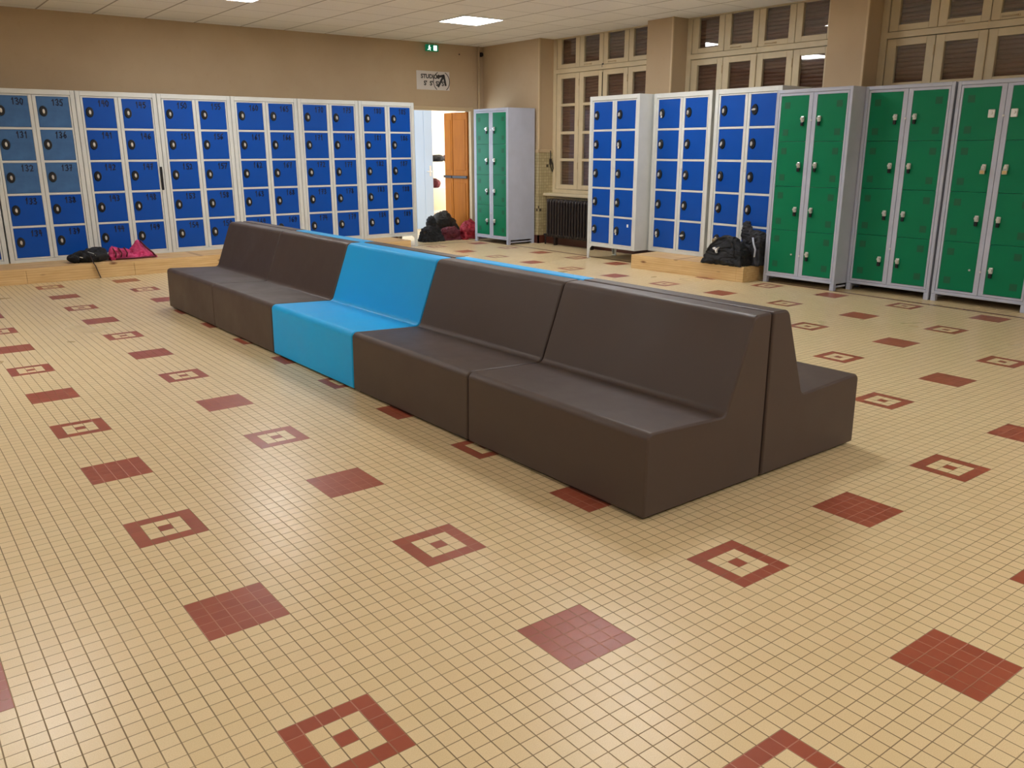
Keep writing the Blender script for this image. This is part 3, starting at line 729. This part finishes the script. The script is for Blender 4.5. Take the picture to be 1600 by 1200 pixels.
bm = NB(); cyl(bm, (0, 0, 0), (0, 0, H-.001), .016, n=12)
for z in (.6, 1.9, 2.6): cyl(bm, (0, 0, z), (0, 0, z+.02), .021, n=12)
tag(obm('pipe', bm, M_trim, None, (6.62, YB-.03, 0)), 'thin cream vertical pipe in the corner right of the doorway', 'pipe')
t = thing('alarm_bell', 'small dark round device high in the corner beside the pipe', 'alarm', (6.675, YB-.001, 2.80))
bm = NB(); cyl(bm, (0, 0, 0), (0, -.03, 0), .034, n=16); obm('bell', bm, M_iron, t)
bm = NB(); tube(bm, [(-.02, -.008, .03), (-.035, -.008, .06), (-.04, -.008, .085), (-.03, -.008, .11)], .008, 8); obm('cable', bm, M_black, t)
bm = NB(); ellip(bm, 0, 0, .011, .011, 0, -.006, 12); tag(obm('wall_plug', bm, M_iron, None, (6.276, YB-.0005, 2.782)), 'tiny dark plug in the wall right of the exit sign', 'wall plug')
t = thing('hanging_cord', 'black cord with a small switch hanging on the tiled reveal left of the window', 'cord', (6.93, 8.452, 1.0))
bm = NB(); tube(bm, [(0, -.008, .36), (.0, -.012, .28), (-.012, -.018, .20), (.0, -.02, .12), (.03, -.02, .05), (.045, -.02, .10), (.03, -.02, .18), (.0, -.018, .22)], .007, 8); obm('cord', bm, M_black, t)
bm = NB(); bx(bm, -.02, .015, -.03, -.001, .16, .24, bev=.006); obm('switch', bm, M_iron, t)

# ------------------------------------------------------------------ bags
def blob(lobes, seed, amp=.014, freq=9., vox=.009, zmin=0., hulls=()):
    bm = NB()
    for pts in hulls:
        vs_ = [bm.verts.new(p) for p in pts]
        r = bmesh.ops.convex_hull(bm, input=vs_)
        dead = [g for g in r['geom_interior']+r['geom_unused'] if isinstance(g, bmesh.types.BMVert)]
        if dead: bmesh.ops.delete(bm, geom=dead, context='VERTS')
    for (c, r, rot) in lobes:
        s = bmesh.ops.create_icosphere(bm, subdivisions=3, radius=1)
        M = Matrix.Translation(c) @ Matrix.Rotation(rot, 4, 'Z') @ Matrix.Diagonal((*r, 1))
        bmesh.ops.transform(bm, matrix=M, verts=s['verts'])
    me = bpy.data.meshes.new('tmp'); bm.to_mesh(me); bm.free()
    o = bpy.data.objects.new('tmp', me); COL.objects.link(o)
    md = o.modifiers.new('r', 'REMESH'); md.mode = 'VOXEL'; md.voxel_size = vox
    sm = o.modifiers.new('s', 'SMOOTH'); sm.iterations = 4; sm.factor = .6
    m2 = bpy.data.meshes.new_from_object(o.evaluated_get(bpy.context.evaluated_depsgraph_get())); bpy.data.objects.remove(o, do_unlink=True)
    off = Vector((seed*3.1, seed*1.7, seed*.9))
    m2.update()
    nr = [v.normal.copy() for v in m2.vertices]
    for v, n_ in zip(m2.vertices, nr):
        q = v.co*freq+off
        w_ = noise.noise_vector(q*.7)*.8; q2 = q*1.6+w_
        d = noise.noise(q)*amp*1.2+(.35-abs(noise.noise(q2)))*amp*1.6-max(0, .12-abs(noise.noise(Vector((q2.x*.7, q2.y*.7, q2.z*1.9)))))*amp*9
        v.co += n_*d
        if v.co.z < zmin: v.co.z = zmin
    for p in m2.polygons: p.use_smooth = True
    return m2
def bagpart(name, me, m, parent): me.materials.clear(); me.materials.append(m); return ob(name, me, parent)
V = Vector
# black bag and pink bag on the long platform
t = thing('black_bag', 'black bag lying on the long pine platform with a strap hanging over the edge', 'bag', (.52, 8.86, PZ))
bagpart('body', blob([(V((.02, 0, .06)), (.20, .13, .075), 0), (V((.08, .02, .09)), (.13, .11, .065), 0), (V((-.10, -.01, .05)), (.12, .12, .05), 0)], 1), M_clblack, t)
bm = NB(); tube(bm, [(0, -.10, .10), (.0, -.15, .05), (.0, -.22, .012), (.0, -.243, .0), (.012, -.249, -.02), (.03, -.25, -.09), (.05, -.258, -.158)], .014, 8, flat=.25); obm('strap', bm, M_strap, t)
bm = NB(); tube(bm, [(-.02, -.10, .12), (.03, -.118, .10), (.07, -.125, .06)], .004, 6); tube(bm, [(-.11, -.115, .07), (-.08, -.12, .06)], .005, 6); obm('zip', bm, M_steel, t)
t = thing('pink_bag', 'pink and dark red bag slumped on the long pine platform right of the black bag', 'bag', (.99, 8.90, PZ))
bagpart('body', blob([], 2, .010, 13, hulls=[
    [(-.25, -.09, 0), (-.25, .08, 0), (.04, -.08, 0), (.04, .08, 0), (-.23, -.06, .15), (-.20, .05, .155), (-.02, -.03, .085), (0, .05, .09), (-.26, -.05, .08)],
    [(-.03, -.08, 0), (-.03, .08, 0), (.27, -.07, 0), (.26, .07, .0), (.06, -.02, .20), (.09, .03, .205), (.20, -.02, .09), (-.02, 0, .10), (.14, -.10, .03)]]), M_clpink, t)
bm = NB()
for i in range(3): tube(bm, [(-.20+i*.06, -.095, .03), (-.19+i*.06, -.105, .075), (-.21+i*.06, -.06, .135)], .008, 6)
tube(bm, [(.25, -.06, .01), (.21, -.09, .06), (.15, -.08, .12), (.10, -.03, .195)], .010, 6); tube(bm, [(-.2, -.10, .012), (.0, -.105, .010), (.24, -.10, .012)], .010, 6)
obm('piping', bm, M_cldred, t)
# sports bags on the short platform
t = thing('sports_bag', 'black sports bag with a white leaping cat mark on the short pine platform', 'bag', (6.03, 4.36, PZ), math.radians(-86))
bagpart('body', blob([], 3, .015, 8, hulls=[
    [(-.24, -.12, 0), (-.24, .12, 0), (.28, -.12, 0), (.28, .11, 0), (-.17, -.10, .15), (-.15, .10, .17), (-.08, -.05, .27), (-.02, .03, .31), (.10, -.04, .31), (.16, .03, .28), (.27, -.10, .13), (.27, .08, .16), (0, -.15, .06)]]), M_clblack, t)
bm = NB(); tube(bm, [(-.16, -.12, .12), (-.12, -.11, .20), (-.03, -.085, .285), (.07, -.075, .30), (.16, -.09, .22), (.20, -.125, .10)], .012, 8, flat=.4); obm('handle', bm, M_clgrey, t)
cat = [(-.052, .030), (-.045, .042), (-.030, .044), (-.018, .034), (0, .026), (.012, .034), (.026, .044), (.040, .052), (.032, .038), (.018, .022), (.016, .006), (.010, -.012), (.014, -.030), (.002, -.026), (-.004, -.006), (-.012, .008), (-.030, .018), (-.046, .022)]
bm = NB(); prism(bm, [(x*.8-.03, z*.8+.15) for x, z in cat], 'y', -.139, -.110); obm('logo_mark', bm, M_logo, t)
bm = NB(); bx(bm, -.17, -.11, -.03, .05, .18, .27, bev=.02); o = obm('towel', bm, M_tan, t); o['label'] = 'tan cloth sticking out of the bag'
t = thing('backpack', 'charcoal backpack behind and right of the black sports bag', 'backpack', (6.20, 4.13, PZ), math.radians(-86))
bagpart('body', blob([], 4, .014, 9, hulls=[
    [(-.14, -.02, 0), (-.14, .09, 0), (.15, -.10, 0), (.15, .09, 0), (-.16, .02, .30), (.14, -.08, .26), (.15, .06, .32), (-.10, .0, .40), (.08, .0, .38)],
    [(-.16, .0, .3), (-.16, .06, .3), (-.15, .02, .46), (-.09, .05, .47), (-.03, .03, .38), (.0, .0, .3)]]), M_clgrey, t)
bm = NB(); tube(bm, [(.04, -.07, .30), (.07, -.095, .24), (.10, -.10, .18), (.10, -.11, .10)], .010, 8, flat=.4); o = obm('strap', bm, M_carc_g, t); o['label'] = 'pale grey strap'
# heap at the doorway
t = thing('red_bag', 'bright red bag at the right of the heap in the doorway', 'bag', (6.31, 9.66, 0))
bagpart('body', blob([(V((-.02, 0, .14)), (.18, .14, .14), 0), (V((.08, 0, .08)), (.15, .14, .085), 0)], 5, .018, 8, hulls=[[(-.2, -.14, 0), (.22, -.13, 0), (.22, .12, 0), (-.2, .12, 0), (-.12, 0, .27), (.0, .02, .31), (.15, 0, .22)]]), M_clred, t)
bm = NB(); tube(bm, [(-.16, -.16, .012), (-.06, -.19, .01), (.04, -.18, .01), (.14, -.15, .03), (.2, -.12, .05)], .008, 6); obm('strap', bm, M_tan, t)
t = thing('dark_red_bag', 'dark red bag between the black and the bright red bag in the doorway', 'bag', (5.93, 9.72, 0))
bagpart('body', blob([(V((0, 0, .10)), (.17, .14, .10), 0)], 6, .014, 9, hulls=[[(-.16, -.12, 0), (.17, -.12, 0), (.16, .1, 0), (-.16, .1, 0), (-.12, 0, .18), (.1, 0, .2)]]), M_cldred, t)
t = thing('black_bag', 'black bag at the left of the heap in the doorway', 'bag', (5.57, 9.70, 0))
bagpart('body', blob([(V((.06, .07, .27)), (.075, .07, .12), 0)], 7, .014, 9, hulls=[[(-.18, -.14, 0), (.19, -.14, 0), (.18, .12, 0), (-.18, .12, 0), (-.17, 0, .2), (.17, 0, .2), (0, .03, .24), (-.1, -.1, .19)]]), M_clblack, t)
t = thing('olive_bag', 'big dark olive bag piled behind the others in the doorway', 'bag', (6.05, 10.08, 0))
bagpart('body', blob([(V((-.02, 0, .26)), (.18, .13, .15), 0)], 8, .016, 7, hulls=[[(-.28, -.14, 0), (.28, -.14, 0), (.27, .14, 0), (-.27, .14, 0), (-.2, 0, .3), (-.05, 0, .42), (.06, 0, .42), (.24, 0, .27), (.28, 0, .15)]]), M_clolive, t)

# ------------------------------------------------------------------ rack with bags seen through the doorway
t = thing('bag_rack', 'white shelf rack seen in the bright space beyond the doorway', 'shelf', (7.2, 12.75, 0))
for z in (.16, .62, 1.12):
    bm = NB(); bx(bm, 0, 1.6, 0, .5, z, z+.025, bev=.003); obm('shelf', bm, M_white, t)
for x in (.0, 1.57):
    for y in (0, .47):
        bm = NB(); bx(bm, x, x+.03, y, y+.03, 0, 1.5); obm('post', bm, M_white, t)
bm = NB(); bx(bm, 0, 1.6, .47, .5, 1.46, 1.5); obm('top_rail', bm, M_white, t)
tb = thing('dark_bag', 'dark bag on the top shelf of the white rack', 'bag', (7.80, 12.98, 1.145))
bagpart('body', blob([(V((0, 0, .06)), (.17, .13, .075), 0)], 9, .012, 9, .016), M_clblack, tb)
tb = thing('purple_bag', 'purple grey bag on the top shelf of the white rack, right of the dark bag', 'bag', (8.08, 12.98, 1.145))
bagpart('body', blob([(V((0, 0, .07)), (.12, .12, .08), 0)], 10, .012, 9, .016), M_purple, tb)
tb = thing('dark_red_bag', 'dark bag on the middle shelf of the white rack', 'bag', (7.72, 12.98, .645))
bagpart('body', blob([(V((0, 0, .08)), (.14, .13, .10), 0)], 11, .012, 9, .016), M_cldred, tb)
